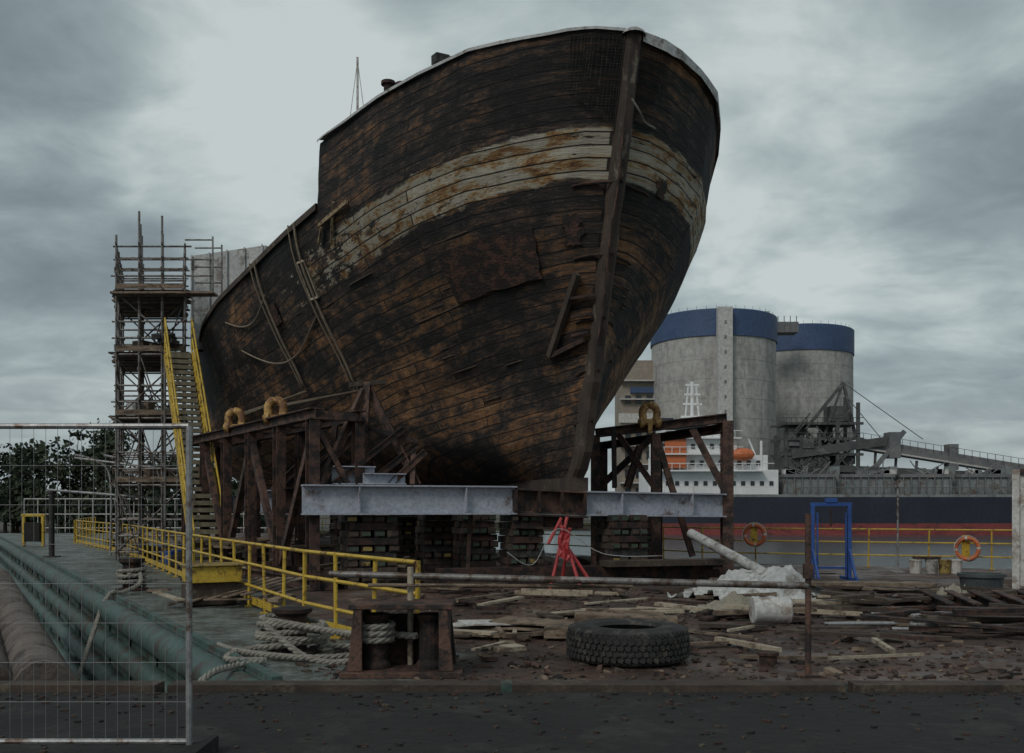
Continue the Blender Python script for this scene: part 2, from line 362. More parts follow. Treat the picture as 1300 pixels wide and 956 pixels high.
def hp(d,z,side=1,off=0.):
    s=sstem(z)+d; bb=hb(d,z)
    p=S+ax*s+lf*side*(bb)
    if off:
        q=S+ax*(sstem(z)+d+.05)+lf*side*hb(d+.05,z); t=(q-p).normalized(); n=Vector((-t.y,t.x,0))
        if n.dot(lf*side)<0: n=-n
        p=p+n*off
    return Vector((p.x,p.y,z))
ds=[0,.06,.12,.22,.35,.55,.8,1.1,1.5,2,2.5,3,3.5,4,4.6,5.25,5.5]+[5.5+.7*i for i in range(1,19)]+[19.5+1.7*i for i in range(16)]
h=MB(HULL); UV=[]
def patch(z0f,z1f,cols,nr,side):
    vs=[]
    for d in cols:
        a=z0f(d);c=z1f(d)
        for r in range(nr+1):
            z=a+(c-a)*r/nr; n=.06*noise.noise(Vector((d*.5,z*.8,side*7)))+.025*noise.noise(Vector((d*2,z*3,side*7)))
            vs.append(hp(d,z,side,n)); UV.append((d if side>0 else -d-2.3,table(LO,d)-z))
    m_=nr+1
    fs=[(i*m_+j,(i+1)*m_+j,(i+1)*m_+j+1,i*m_+j+1) for i in range(len(cols)-1) for j in range(nr)]
    if side>0: fs=[f[::-1] for f in fs]
    h.add(vs,fs)
for sd in(1,-1):
    patch(lambda d:KZ,lambda d:table(LO,d),ds,44,sd)
    patch(lambda d:table(LO,d),lambda d:table(UP,d)+.03*math.sin(d*9),ds[:17],8,sd)
def strip(zf,cols):
    vs=[]
    for d in cols:
        z=zf(d); vs+=[hp(d,z,1,-.06),hp(d,z,-1,-.06)]; UV.extend([(d,-5),(d+3,-5)])
    h.add(vs,[(2*i,2*i+1,2*i+3,2*i+2) for i in range(len(cols)-1)])
strip(lambda d:table(LO,d)-.12,ds); strip(lambda d:table(UP,d)-.5,ds[:17])
d=5.5; vs=[hp(d,table(LO,d)-.1,1,-.02),hp(d,table(LO,d)-.1,-1,-.02),hp(d,table(UP,d),-1,-.02),hp(d,table(UP,d),1,-.02)]
h.add(vs,[(0,1,2,3)]); UV.extend([(0,-3),(8,-3),(8,-4.3),(0,-4.3)])
vs=[hp(ds[-1],KZ+(table(LO,46)-KZ)*r/10,sd) for r in range(11) for sd in(1,-1)]
h.add(vs,[(2*i,2*i+1,2*i+3,2*i+2) for i in range(10)]); UV.extend([(R(0,9),v.z-5) for v in vs])
hull=h.build('wooden_ship_hull',False,UV)
for p in hull.data.polygons: p.use_smooth=True
def child(o,par=hull): o.parent=par; return o

STEM=gen('stem_timber',(.035,.028,.024),(.085,.06,.045),2,.85,0,(.20,.17,.13),.36,st=(1,1,.4))
m=MB(STEM,RUST2)
ZT=10.46
zs=[KZ-.05+i*(ZT-KZ+.05)/24 for i in range(25)]
pf=lambda z:S+ax*(sstem(z))
vs=[]
for z in zs:
    c=pf(z); wj=.14+.03*noise.noise(Vector((0,0,z*2)))
    fr=(.24+.05*noise.noise(Vector((4,0,z*2))))*(1 if z<9 else lerp(1,.45,(z-9)/1.6))
    for u,vv in((wj+.04,.10),(wj,-fr*.7),(wj*.55,-fr),(-wj*.55,-fr),(-wj,-fr*.7),(-wj-.04,.10)):
        p=c+lf*u+ax*vv; vs.append((p.x,p.y,z))
m.add(vs,[(i*6+j,i*6+j+1,(i+1)*6+j+1,(i+1)*6+j) for i in range(24) for j in range(5)]+[(0,1,2,3,4,5)[::-1],tuple(144+i for i in range(6))],0)
k0=S+ax*2.5; k1=S+ax*46
m.beam((k0.x,k0.y,KZ-.02),(k1.x,k1.y,KZ-.02),.42,.3,0)
for z in(5.4,6.6,7.9,4.4,3.4):
    for sd in(1,-1):
        m.path([pf(z)+Vector((0,0,z))-ax*.26]+[hp(dd,z-.03*i,sd,.03) for i,dd in enumerate((.05,.12,.2))],.025,6,RUST2)
child(m.build('stem_post'))
m=MB(RUST)
m.path([pf(z)+Vector((0,0,z))-ax*.28+lf*(.08+.02*math.sin(z*3)) for z in [5+.2*i for i in range(20)]],.02,6)
child(m.build('stem_cable'))
m=MB(TARP,WOODD)
for sd in(1,-1):
    cols=[x for x in [.0,.06,.12,.22,.35,.55,.8,1.1,1.5,2,2.5,3,3.5,4,4.6,5.25,5.5]]
    vs=[]
    for d in cols:
        z=table(UP,d)+.03*noise.noise(Vector((d*2,sd,0))); wt=.02+.05*noise.noise(Vector((d*2,8,0))) if sd>0 else .15+.08*noise.noise(Vector((d*3,5,0)))
        o=hp(d,z,sd,.07);i_=hp(d,z,sd,-.3)
        vs+=[o-Vector((0,0,wt)),o+Vector((0,0,.04)),i_+Vector((0,0,.12)),i_-Vector((0,0,.1))]
    m.add(vs,[(a*4+j,(a+1)*4+j,(a+1)*4+j+1,a*4+j+1) for a in range(len(cols)-1) for j in range(3)],TARP)
    cols=ds[16:]
    vs=[]
    for d in cols:
        z=table(LO,d); o=hp(d,z,sd,.05);i_=hp(d,z,sd,-.25)
        vs+=[o-Vector((0,0,.1)),o+Vector((0,0,.05)),i_+Vector((0,0,.05)),i_-Vector((0,0,.1))]
    m.add(vs,[(a*4+j,(a+1)*4+j,(a+1)*4+j+1,a*4+j+1) for a in range(len(cols)-1) for j in range(3)],WOODD)
c=pf(10.5); m.lathe((c.x,c.y,10.47),[(0,.10),(.14,.09),(.22,.03),(.24,-.02)],16,TARP)
child(m.build('cap_rail'))
def plate(name,d0,d1,z0,z1,sd,mat,off=.045,n=8,rag=.03):
    m=MB(mat); vs=[]
    for i in range(n+1):
        for j in range(n+1):
            d=lerp(d0,d1,i/n)+(R(-rag,rag) if i in(0,n) else 0); z=lerp(z0,z1,j/n)+(R(-rag,rag) if j in(0,n) else 0)-(table(LO,d0)-table(LO,d))
            vs.append(hp(d,z,sd,off))
    m.add(vs,[(i*(n+1)+j,(i+1)*(n+1)+j,(i+1)*(n+1)+j+1,i*(n+1)+j+1) for i in range(n) for j in range(n)])
    o=child(m.build(name)); s_=o.modifiers.new('s','SOLIDIFY'); s_.thickness=.02; s_.offset=0; return o
PLT=gen('rust_plate',(.075,.038,.028),(.12,.055,.038),2.2,.85,.0,(.028,.021,.018),.52,bump=.8)
plate('doubling_plate',.65,2.4,6.25,7.2,1,PLT); plate('doubling_plate',.12,.28,6.8,7.35,1,PLT)
plate('doubling_plate',.3,.45,7.9,8.2,-1,PLT)
plate('hull_patch',8.4,8.9,6.5,7.0,1,PLT)
m=MB(WOODL,GLASS)
d0,d1,z0,z1=6.35,6.65,6.75,7.55
P=[hp(d0,z0,1,.05),hp(d1,z0,1,.05),hp(d1,z1,1,.05),hp(d0,z1,1,.05)]
for a in range(4): m.beam(P[a],P[(a+1)%4],.05,.05,WOODL)
m.add([p for p in P],[(0,1,2,3)],GLASS); child(m.build('side_port'))
CLT=gen('cleat_timber',(.24,.17,.09),(.38,.30,.18),4,.8,0,(.1,.06,.03),.45)
m=MB(CLT); m.beam(hp(4.35,8.35,1,.08),hp(5.4,8.10,1,.08),.05,.09); m.beam(hp(4.8,8.45,1,.08),hp(5.1,7.7,1,.08),.05,.06)
m.beam(hp(5.3,8.05,1,.08),hp(5.55,7.75,1,.08),.05,.09); child(m.build('cleat_board'))
m=MB(BLACK)
for sd,D1,zb in((1,.32,8.75),(-1,.22,8.95)):
    for i in range(17):
        d=lerp(.0,D1,(i/16)**1.6); m.path([hp(d,lerp(zb+.8*i/16,10.4,k/10),sd,.05) for k in range(11)],.006,4)
    for j in range(34):
        z=lerp(zb,10.4,j/33); dm=D1*min(1,max(.05,(z-zb)/.8))**1.6; m.path([hp(lerp(.0,dm,k/5),z,sd,.055) for k in range(6)],.006,4)
child(m.build('bow_netting'))
m=MB(ROPE); rope(m,[pf(9.3)-ax*.30+Vector((0,0,9.3)),pf(9)-ax*.33-lf*.2+Vector((0,0,9.1)),hp(.06,9.05,-1,.1),hp(.12,9.0,-1,.08)],.02)
child(m.build('bow_rope'))
m=MB(WOODD,RUST2)
m.beam(hp(.15,6.25,1,.12),hp(.75,4.75,1,.12),.10,.16,WOODD); m.beam(hp(.75,4.75,1,.12),hp(.05,5.0,1,.12),.10,.10,RUST2)
for z in(5.5,5.15,5.85): m.beam(hp(.0,z,1,.10),hp(.25,z-.05,1,.14),.06,.06,RUST2)
child(m.build('bow_bracket'))
m=MB(RUST2,WHITE,TARP)
for x,y in((-2.75,21),(-2.45,21.1)): m.tube((x,y,9.6),(x,y,11.0),.10,12,RUST2); m.tube((x,y,11.0),(x,y,11.07),.16,12,RUST2)
for k in range(9): m.box((-1.2+R(-.35,.35),19.7+R(-.1,.2),10.75+.03*k),(R(.2,.4),.3,R(.1,.2)),R(0,3),BLACK,R(-.4,.4),R(-.4,.4))
m.tube((-4.25,26,7.3),(-4.25,26,14.0),.045,8,WHITE,.03); m.tube((-4.5,26,12.0),(-4.25,26,13.9),.010,6,WHITE); m.tube((-4.0,26,12.0),(-4.25,26,13.9),.010,6,WHITE)
child(m.build('deck_fittings',True))
m=MB(TARP)
vs=[(-10.9,32.2,7),(-8.4,32.2,7),(-10.9,32.2,10.2),(-8.4,32.2,10.55),(-9.8,37,7),(-7.3,37,7),(-10.2,37,10.4),(-7.3,37,10.9)]
m.add(vs,[(0,1,3,2),(4,6,7,5),(0,2,6,4),(1,5,7,3),(2,3,7,6)])
for i in range(5): m.tube((-10.9+.6*i,32.15,7),(-10.9+.6*i,32.15,10.2+.09*i),.03,6,TARP)
child(m.build('tarpaulin_cover'))
m=MB(WOODD,WOOD,HULL)
for i in range(20):
    d=R(.1,9); z=R(3.4,8.0); l=R(.3,1.0); m.beam(hp(d,z,1,.0),hp(d+l,z-(table(LO,d)-table(LO,d+l)),1,R(.0,.03)),.02,R(.02,.035),WOODD)
for i in range(14):
    d=R(.1,1.6); z=R(4,9.8); m.beam(hp(d,z,-1,.0),hp(d+R(.1,.4),z,-1,R(.02,.04)),.03,R(.02,.04),WOODD)
child(m.build('loose_strakes'))

# ------------------------------------------------------------------ slings & shackles
def sling(name,d,zb,end,w=.055):
    m=MB(STRAP); n=14; T=table(LO,d)
    for o in(-.14,.14):
        pts=[hp(d+o*(1-.5*i/n),lerp(T+.05,zb,i/n),1,.06) for i in range(n+1)]+[Vector(end)+Vector((o*.5,0,0))]
        m.path(pts,.034 if o<0 else .022,6)
    return m.build(name,True)
E1=(-5.10,20.4,3.78);E2=(-6.65,22.7,3.78);E3=(3.15,21.6,3.80)
sling('lifting_sling',6.6,4.6,E1); sling('lifting_sling',8.9,4.8,E2)
m=MB(STRAP); m.path([hp(lerp(6.7,11.5,i/14),lerp(6.4,6.2,i/14)-.7*math.sin(math.pi*i/14),1,.07) for i in range(15)],.02,6)
m.path([hp(lerp(8.6,11.8,i/14),lerp(7.2,7.0,i/14)-.4*math.sin(math.pi*i/14),1,.07) for i in range(15)],.02,6); m.build('lifting_sling')
SHK=gen('shackle_yellow',(.42,.24,.07),(.55,.34,.11),4,.6,.0,(.20,.09,.04),.48)
def shackle(p):
    m=MB(SHK); p=Vector(p); r=.17
    pts=[p+Vector((-.13,0,-.28))]+[p+Vector((-r*math.cos(a),0,-.04+r*math.sin(a)*1.15)) for a in [math.pi*i/10 for i in range(11)]]+[p+Vector((.13,0,-.28))]
    m.path(pts,.09,12); m.tube(p+Vector((-.27,0,-.24)),p+Vector((.27,0,-.24)),.075,12)
    m.tube(p+Vector((-.13,0,-.24)),p+Vector((-.23,0,-.24)),.14,14); m.tube(p+Vector((.13,0,-.24)),p+Vector((.23,0,-.24)),.14,14)
    m.box(p+Vector((0,0,-.34)),(.10,.18,.3)); return m.build('shackle',True)
for e in(E1,E2,E3): shackle(e)

# ------------------------------------------------------------------ steel cradle
m=MB(RUST,GREYB,RUST2)
T0=Vector((-3.85,18.25,0)); td=Vector((-.546,.838,0)); tn=Vector((.838,.546,0)); U=Vector((0,0,1))
def truss(P0,dirn,bays,bl,H,mat=RUST,z0=.0,diag=True,hh=.24):
    for i in range(bays+1):
        p=P0+dirn*bl*i; m.ibeam(p+U*z0,p+U*(z0+H),hh,.2,.025,mat,up=(dirn.x,dirn.y,0))
        if i<bays and diag:
            qn=P0+dirn*bl*(i+1)
            a,c=(p+U*(z0+.35),qn+U*(z0+H-.2)) if i%2 else (p+U*(z0+H-.2),qn+U*(z0+.35))
            m.beam(a+tn*.02,c+tn*.02,.13,.15,mat)
    e=P0+dirn*bl*bays
    for z in((z0+.13,z0+H+.12)): m.ibeam(P0+U*z-dirn*.15,e+U*z+dirn*.15,.22,.22,.025,mat)
truss(T0,td,5,1.9,3.3); truss(T0+tn*.95,td,3,3.2,3.3,RUST2,diag=False,hh=.2)
for i in range(0,6):
    p=T0+td*1.9*i
    for z in(.3,3.4): m.beam(p+U*z,p+tn*.95+U*z,.14,.16,RUST)
    if i==0: m.beam(p+U*1.6,p+tn*.95+U*1.6,.14,.16,RUST); m.beam(p+U*3.3,p+tn*.95+U*1.7,.1,.1,RUST)
F0=Vector((4.82,21.2,0))
m.ibeam(F0,F0+U*3.55,.26,.24,.03,RUST)
F1=Vector((1.95,22.1,0)); F2=Vector((3.3,21.7,0)); F3=Vector((4.1,21.45,0))
m.ibeam(F1+U*3.35,F0+U*3.62,.2,.22,.025,RUST)
for p in(F1,F2): m.ibeam(p,p+U*3.3,.22,.2,.025,RUST)
m.beam(F2+U*3.3,F3+U*.5,.13,.15,RUST); m.beam(F3+U*3.4,F0+U*1.9,.13,.15,RUST); m.beam(F2+U*3.3,F1+U*2.0,.12,.14,RUST2)
m.ibeam(F2+U*.25,F0+U*.25,.3,.24,.03,RUST2)
for k in(2,4):
    p=F0+ax*1.6*k; m.ibeam(p,p+U*3.5,.24,.22,.03,RUST2)
m.ibeam(F0+U*3.4,F0+ax*6.4+U*3.4,.2,.22,.03,RUST2); m.ibeam(F0+U*.2,F0+ax*6.4+U*.2,.24,.22,.03,RUST2)
Lp=Vector((-4.0,18.0,1.76)); Cl=Vector((0.05,19.45,1.76)); Cr=Vector((1.5,19.98,1.70)); Rp=Vector((4.70,21.1,1.66))
m.ibeam(Lp,Cl,.58,.34,.03,GREYB); m.ibeam(Cr,Rp,.52,.34,.03,GREYB); m.ibeam(Cl,Cr,.50,.36,.04,RUST)
m.ibeam(Cl+U*-.42,Cr+U*-.42,.3,.5,.04,RUST2)
for t in(.0,.33,.66,1): p=Cl.lerp(Cr,t); m.box(p+Vector((0,-.1,0)),(.03,.3,.44),th,RUST2)
for t in(.25,.75):
    p=Lp.lerp(Cl,t); m.box(p+Vector((.03,-.09,0)),(.02,.16,.50),th,GREYB)
    p=Cr.lerp(Rp,t); m.box(p+Vector((.03,-.09,0)),(.02,.16,.44),th,GREYB)
for k in range(1,8):
    o=ax*(2.6*k); m.ibeam(Lp+o+lf*.3,Cl+o,.56,.34,.03,RUST2 if k%2 else GREYB); m.ibeam(Cl+o,Rp+o,.5,.34,.03,RUST2)
for x,y,h_ in((-3.2,18.7,.36),(-2.6,18.8,.22)): m.ibeam((x-.35,y-.1,2.07+h_/2),(x+.45,y+.2,2.07+h_/2),h_,.25,.02,GREYB)
def shore(bx,by,tx,ty,tz,w=.13,mat=RUST,z0=2.06): m.ibeam((bx,by,z0),(tx,ty,tz),w+.05,w,.018,mat)
shore(-3.0,18.9,-2.95,19.3,4.15); shore(-3.7,18.3,-3.0,19.2,4.0,.1); shore(-1.9,19.1,-2.95,19.3,4.1,.1)
shore(-2.0,19.0,-2.0,19.3,2.9,.1); shore(-2.45,18.9,-1.75,19.1,2.75,.08); shore(-3.5,18.5,-2.2,19.1,3.2,.07,RUST2); shore(-2.95,19.0,-1.9,19.2,2.9,.08,RUST2)
shore(-3.6,18.6,-3.55,19.0,3.3,.1,RUST2); m.beam((-3.0,19.2,3.25),(-1.9,19.2,2.95),.1,.1,RUST2); m.beam((-3.3,19.2,4.1),(-2.6,19.45,4.2),.14,.1,WOODD)
shore(2.6,21.3,2.9,21.4,3.0,.1,RUST2); shore(2.3,21.2,2.3,21.4,3.4,.1,RUST2); shore(3.2,21.2,2.4,21.5,3.3,.08,RUST2)
for i in range(3):
    p=Vector((-5,22,0))+ax*3.4*i; q=p+Vector((1.4,.6,0)); m.ibeam(p+U*2.0,q+U*3.5,.2,.16,.02,RUST2)
m.build('steel_cradle')

def crib(x,y,w=1.1,h=1.46,z0=0.,rz=th):
    m=MB(WOODD,CRIBG,RUST2,YELD); n=10; t=(h-.0)/n; Rm=Matrix.Rotation(rz,3,'Z')
    for i in range(n):
        mats=(WOODD,RUST2,WOODD,RUST2,BLACK)
        for j in range(4):
            o=(j-1.5)*w/3.6+R(-.03,.03); c=Rm@Vector((o,0,0) if i%2 else (0,o,0))
            sz=(w/4.6,w+R(-.06,.10),t-.012) if i%2 else (w+R(-.06,.10),w/4.6,t-.012)
            m.box((x+c.x,y+c.y,z0+t*(i+.5)),sz,rz+R(-.03,.03),mats[(i+j)%5])
            if i%2==1:
                e=Rm@Vector((o,-w/2-.065,0)); m.box((x+e.x,y+e.y,z0+t*(i+.5)),(w/4.6-.03,.02,t*.5),rz,random.choice([CRIBG,CRIBG,WOODD,WOODD,YELD]))
    return m.build('timber_cribbing')
for x,y,w_ in((-2.9,19.0,.95),(-1.75,22.3,.8),(-.85,21.2,.75),(.2,19.8,.7),(2.35,20.4,.8),(-4.4,26,1.0),(3.4,26,.9),(-3.4,31,1.0)): crib(x,y,w_,1.46)
m=MB(WOODD,RUST2,WOOD)
for i in range(9):
    x=-3.6+i*1.0; m.beam((x,18.3+.3*i,.14),(x+R(-.2,.2)-.6,25+.2*i,.14),.3,.26,WOODD if i%2 else RUST2)
m.beam((-1.5,18.9,.2),(4.3,20.6,.2),.35,.38,RUST2); m.beam((1.9,19.6,.45),(4.6,20.4,.45),.5,.12,WOODD)
m.tube((-.9,19.3,.3),(-.85,19.4,1.5),.05,8,RUST2)
m.build('timber_mats')
m=MB(RED,WHITE)
for a,c in (((.75,18.6,0),(1.1,18.9,1.42)),((1.35,18.5,0),(.95,18.9,1.35)),((1.0,19.2,0),(1.15,18.8,1.2)),((1.65,18.8,0),(1.05,18.8,.9)),((.72,18.7,.9),(.98,18.8,1.4))): m.tube(a,c,.035,8,RED)
vs=[]
for i in range(5):
    for j in range(6): vs.append((.92+.05*i+.03*math.sin(j*2),18.62+.04*math.sin(i*2.1+j),.65+.13*j-.03*i))
m.add(vs,[(i*6+j,(i+1)*6+j,(i+1)*6+j+1,i*6+j+1) for i in range(4) for j in range(5)],RED)
m.path(catmull([(-.1,18.3,.75),(.4,18.4,.5),(.9,18.4,1.2),(1.8,18.6,.7),(3,18.8,.65)],6),.007,5,TARP); m.build('red_prop_stand')

# ------------------------------------------------------------------ scaffold tower + stairs
m=MB(GALVD,WOODL)
sx=[-9.95-.70*i for i in range(4)]; rows=[0,1.35,2.7,4.05]
def sp(i,j):
    y=28.9+rows[j]; return Vector((sx[i]-.05-.36*rows[j],y,0))
for i in range(4):
    for j in range(4):
        t=(9.3,10.4,10.3,9.5)[i]+R(-.3,.5); p=sp(i,j); m.tube(p,p+U*t,.036,7)
lv=[.25,2.3,4.35,6.3,8.2]
for z in [v+o for v in lv for o in(0,.5,1.0)]+[9.6]:
    for j in range(4):
        a,c=sp(0,j),sp(3,j); m.tube(a+U*z+ (a-c)*R(.03,.10),c+U*z-(a-c)*R(.02,.08),.030,6)
    for i in range(4):
        a,c=sp(i,0),sp(i,3); m.tube(a+U*(z+.05)+(a-c)*R(.02,.08),c+U*(z+.05)-(a-c)*.05,.030,6)
for j in range(4):
    for k in range(4):
        a=sp(0 if (k+j)%2 else 3,j)+U*lv[k]; c=sp(3 if (k+j)%2 else 0,j)+U*lv[k+1]; m.tube(a,c,.026,6)
for i in(0,3):
    for k in range(4):
        a=sp(i,0 if k%2 else 3)+U*lv[k]; c=sp(i,3 if k%2 else 0)+U*lv[k+1]; m.tube(a,c,.026,6)
for z in lv[1:]:
    for j in range(3):
        for q_ in range(5):
            a=sp(0,j).lerp(sp(0,j+1),(q_+.5)/5); c=sp(3,j).lerp(sp(3,j+1),(q_+.5)/5); m.beam(a+U*(z+.06)+(a-c)*R(.02,.1),c+U*(z+.06)-(a-c)*R(.02,.1),.24,.05,WOOD if (q_+j)%3 else WOODD)
    a,c=sp(0,0),sp(3,0); m.beam(a+U*(z+.18)+Vector((0,-.04,0)),c+U*(z+.18)+Vector((0,-.04,0)),.03,.16,WOOD)
for k in range(110):
    i,j=random.randrange(4),random.randrange(4); p=sp(i,j)+U*R(.5,9); m.box(p,(.10,.10,.10),R(0,1))
for k in range(20):
    i,j=random.randrange(3),random.randrange(4); z=random.choice(lv[:4]); a=sp(i,j)+U*z; c=sp(i+1,j)+U*(z+2.0)
    if k%2: a,c=sp(i+1,j)+U*z,sp(i,j)+U*(z+2)
    m.tube(a,c,.022,6)
for k in range(9):
    z=random.choice(lv[1:4])+.12; a=sp(0,0).lerp(sp(3,1),R(.2,.8)); m.box(a+U*(z+.2),(R(.3,.8),R(.2,.5),R(.2,.5)),R(0,3),random.choice([WOODD,TARP,WOOD,WOODD]))
for y in(28.9,29.8): # return of the top guard rail towards the ship
    m.tube((-9.15,y,8.2),(-9.15,y,9.9),.028,6)
    for z in(8.7,9.2,9.8): m.tube((-10.0,y,z),(-9.15,y,z),.025,6)
m.beam((-9.0,28.7,8.1),(-12.1,28.7,8.1),.5,.06,WOOD)
m.build('scaffold_tower')
m=MB(BLACK)
for k in range(9): m.box((-10.45+R(-.25,.25),28.6+R(-.1,.1),6.6+R(0,.2)),(R(.2,.4),.3,R(.1,.2)),R(0,3),0,R(-.4,.4),R(-.4,.4))
m.build('tool_bag',bevel=.03)

m=MB(YEL,TREAD)
b0=Vector((-7.3,22.9,0)); t0=Vector((-9.95,28.2,6.2)); side=Vector((.90,.30,0)).normalized()*.38
for s_ in(-1,1):
    m.beam(b0+side*s_,t0+side*s_,.06,.22,YEL)
    for z in(.55,1.05): m.tube(b0+side*s_+U*z,t0+side*s_+U*z,.026,8,YEL)
    for i in range(8): p=b0.lerp(t0,i/7)+side*s_; m.tube(p,p+U*1.05,.024,8,YEL)
for i in range(34):
    p=b0.lerp(t0,(i+.5)/34); m.beam(p-side*.90,p+side*.90,.24,.11,TREAD)
m.beam(t0-side*1.0+Vector((-.15,.3,0)),t0+side*1.0+Vector((-.15,.3,0)),1.0,.05,TREAD)
for s_ in(-1,1): m.tube(t0+side*s_,Vector((t0.x,t0.y,0))+side*s_,.04,8,GALVD)
m.build('access_stairs')

# ------------------------------------------------------------------ foreground: bitts, ropes, tyre
m=MB(RUST,RUST2)
bx,by=-1.05,9.15
m.box((bx,by,.03),(1.15,.62,.06),.03,RUST)
for x in(-.27,.27):
    m.lathe((bx+x,by,0),[(.0,.06),(.15,.06),(.15,.10),(.12,.14),(.12,.5),(.14,.55),(.14,.58),(0,.58)],20,RUST2)
for sx_ in(-1,1):
    for yy in(-.25,.25):
        o=sx_*.5; vs=[(bx+o-.0,by+yy-.02,.06),(bx+o-sx_*.14,by+yy-.02,.06),(bx+o-sx_*.14,by+yy-.02,.66),(bx+o-sx_*.06,by+yy-.02,.66)]
        vs2=[(x,y+.04,z) for x,y,z in vs]; m.add(vs+vs2,[(0,1,2,3),(7,6,5,4),(0,4,5,1),(1,5,6,2),(2,6,7,3),(3,7,4,0)],RUST)
    m.box((bx+sx_*.43,by,.36),(.03,.48,.6),0,RUST)
m.box((bx,by,.67),(.98,.56,.05),0,RUST)
m.box((bx,by+.27,.3),(.9,.03,.5),0,RUST2)
m.build('mooring_bitts',bevel=.008)
m=MB(RUST2,ROPE); cx,cy=-2.42,10.4
m.lathe((cx,cy,0),[(.28,0),(.28,.03),(.16,.04),(.16,.42),(.22,.46),(.22,.5),(0,.5)],20,RUST2)
P=[]
for i in range(48):
    a=i*.62; rr=.25+.07*math.sin(i*1.3); P.append((cx+rr*math.cos(a)*1.2,cy+rr*math.sin(a),.07+.0068*i+.02*math.sin(i*.9)))
P+=[(cx+.6,cy-.5,.3),(cx+1.0,cy-1.0,.34),(cx+1.25,cy-1.15,.36),(cx+1.5,cy-1.22,.36)]
rope(m,P,.036,n=5)
rope(m,[(cx-.25,cy-.1,.1),(cx-.55,cy-.2,.05),(cx-.5,cy-.7,.05),(cx-.1,cy-.8,.05),(cx-.3,cy-1.1,.05),(cx-.4,cy-1.55,.05),(cx-.5,cy-1.75,-.1),(cx-.7,cy-1.8,-.6)],.034)
rope(m,[(cx+.3,cy,.1),(cx+.75,cy+.1,.05),(cx+.9,cy-.3,.05),(cx+.4,cy-.6,.05),(cx-.1,cy-.45,.05),(cx-.6,cy-.1,.05),(cx-.9,cy+.3,.05)],.034)
rope(m,[(cx-.2,cy-.35,.35),(cx+.3,cy-.6,.05),(cx+.8,cy-.75,.05),(cx+1.3,cy-.8,.3),(cx+1.6,cy-.95,.5)],.034)
for a_ in(0,2,4): rope(m,[(bx-.27+.16*math.cos(t+a_),by+.16*math.sin(t+a_),.32+.035*a_+.004*t) for t in [k*.7 for k in range(10)]],.034,n=4)
m.build('mooring_rope',True)
m=MB(RUST2,ROPE); cx,cy=-7.4,18.4
m.lathe((cx,cy,0),[(.3,0),(.3,.04),(.17,.06),(.17,.5),(.24,.56),(.24,.62),(0,.62)],18,RUST2)
P=[(cx+.24*math.cos(i*.7),cy+.24*math.sin(i*.7),.1+.012*i) for i in range(30)]+[(cx+.4,cy-.6,.2),(cx+.3,cy-1.2,.06),(cx+.3,cy-1.9,.0),(cx+.55,cy-3.6,-1.2),(cx+.9,cy-5.2,-1.6),(cx+1.8,cy-7.6,-1.2)]
rope(m,P,.04,n=5); m.build('mooring_bollard',True)

m=MB(BLACK); c=(1.22,9.98,0)
m.lathe(c,[(.34,.03),(.36,.0),(.52,.0),(.60,.03),(.625,.08),(.625,.30),(.60,.35),(.52,.38),(.36,.37),(.33,.33),(.40,.27),(.42,.19),(.40,.1),(.34,.03)],64)
for i in range(56):
    a=i*2*math.pi/56
    for z,da in((.085,0),(.145,.05),(.205,0),(.265,.05),(.32,0)):
        r=.628 if z<.3 else .612; m.box((c[0]+r*math.cos(a+da),c[1]+r*math.sin(a+da),z),(.035,.05,.045),a+da,0,R(-.03,.03)+.35*(1 if z in(.145,.265) else -1))
m.build('loader_tyre')

# ------------------------------------------------------------------ deck clutter
def tarpp(name,cx,cy,rx,ry,h_,mat=TARP,rz=0,n=40,seed=0):
    m=MB(mat); vs=[]
    for i in range(n+1):
        for j in range(n+1):
            u=2*i/n-1;v=2*j/n-1; r=math.sqrt(u*u+v*v)+.25*noise.noise(Vector((u*2,v*2,seed)))
            e=max(0,1-r); z=h_*sms(e*1.4)*(.7+.6*noise.noise(Vector((u*2.5,v*2.5,seed+3))))+ .2*h_*abs(noise.noise(Vector((u*7,v*7,seed))))*2+.03*noise.noise(Vector((u*20,v*20,1)))
            k=1+.15*noise.noise(Vector((math.atan2(v,u)*1.5,seed,2))); x=u*rx*k; y=v*ry*k
            vs.append((cx+x*math.cos(rz)-y*math.sin(rz),cy+x*math.sin(rz)+y*math.cos(rz),max(.03,z)))
    fs=[]
    for i in range(n):
        for j in range(n):
            u=2*(i+.5)/n-1;v=2*(j+.5)/n-1
            if math.hypot(u,v)+.25*noise.noise(Vector((u*3,v*3,seed+8)))<.9: fs.append((i*(n+1)+j,(i+1)*(n+1)+j,(i+1)*(n+1)+j+1,i*(n+1)+j+1))
    m.add(vs,fs); return m.build(name,True)
tarpp('crumpled_tarpaulin',4.3,16.6,1.5,1.0,.55,TARP,.1,seed=2)
BEIGE=gen('beige_sheet',(.22,.20,.155),(.32,.29,.235),2,.8)
tarpp('crumpled_tarpaulin',3.5,14.3,.8,.5,.3,BEIGE,0,seed=5)
tarpp('crumpled_tarpaulin',7.0,14.8,.5,.45,.4,BEIGE,.3,seed=9)
tarpp('crumpled_tarpaulin',9.0,15.5,.6,.6,.8,TARP,.3,seed=12)
m=MB(WHITE,DARK); m.lathe((3.45,12.6,.24),[(0,-.25),(.17,-.25),(.185,-.23),(.17,-.18),(.175,.18),(.185,.23),(.17,.25),(.14,.25),(.14,0),(0,0)],28,WHITE,'X'); m.build('white_drum',True)
m=MB(TARP); m.tube((3.9,20.6,1.05),(4.9,17.6,.28),.10,16); m.tube((4.9,17.6,.28),(4.95,17.45,.24),.13,16); m.build('white_pipe',True)
m=MB(GALV,WOODL)
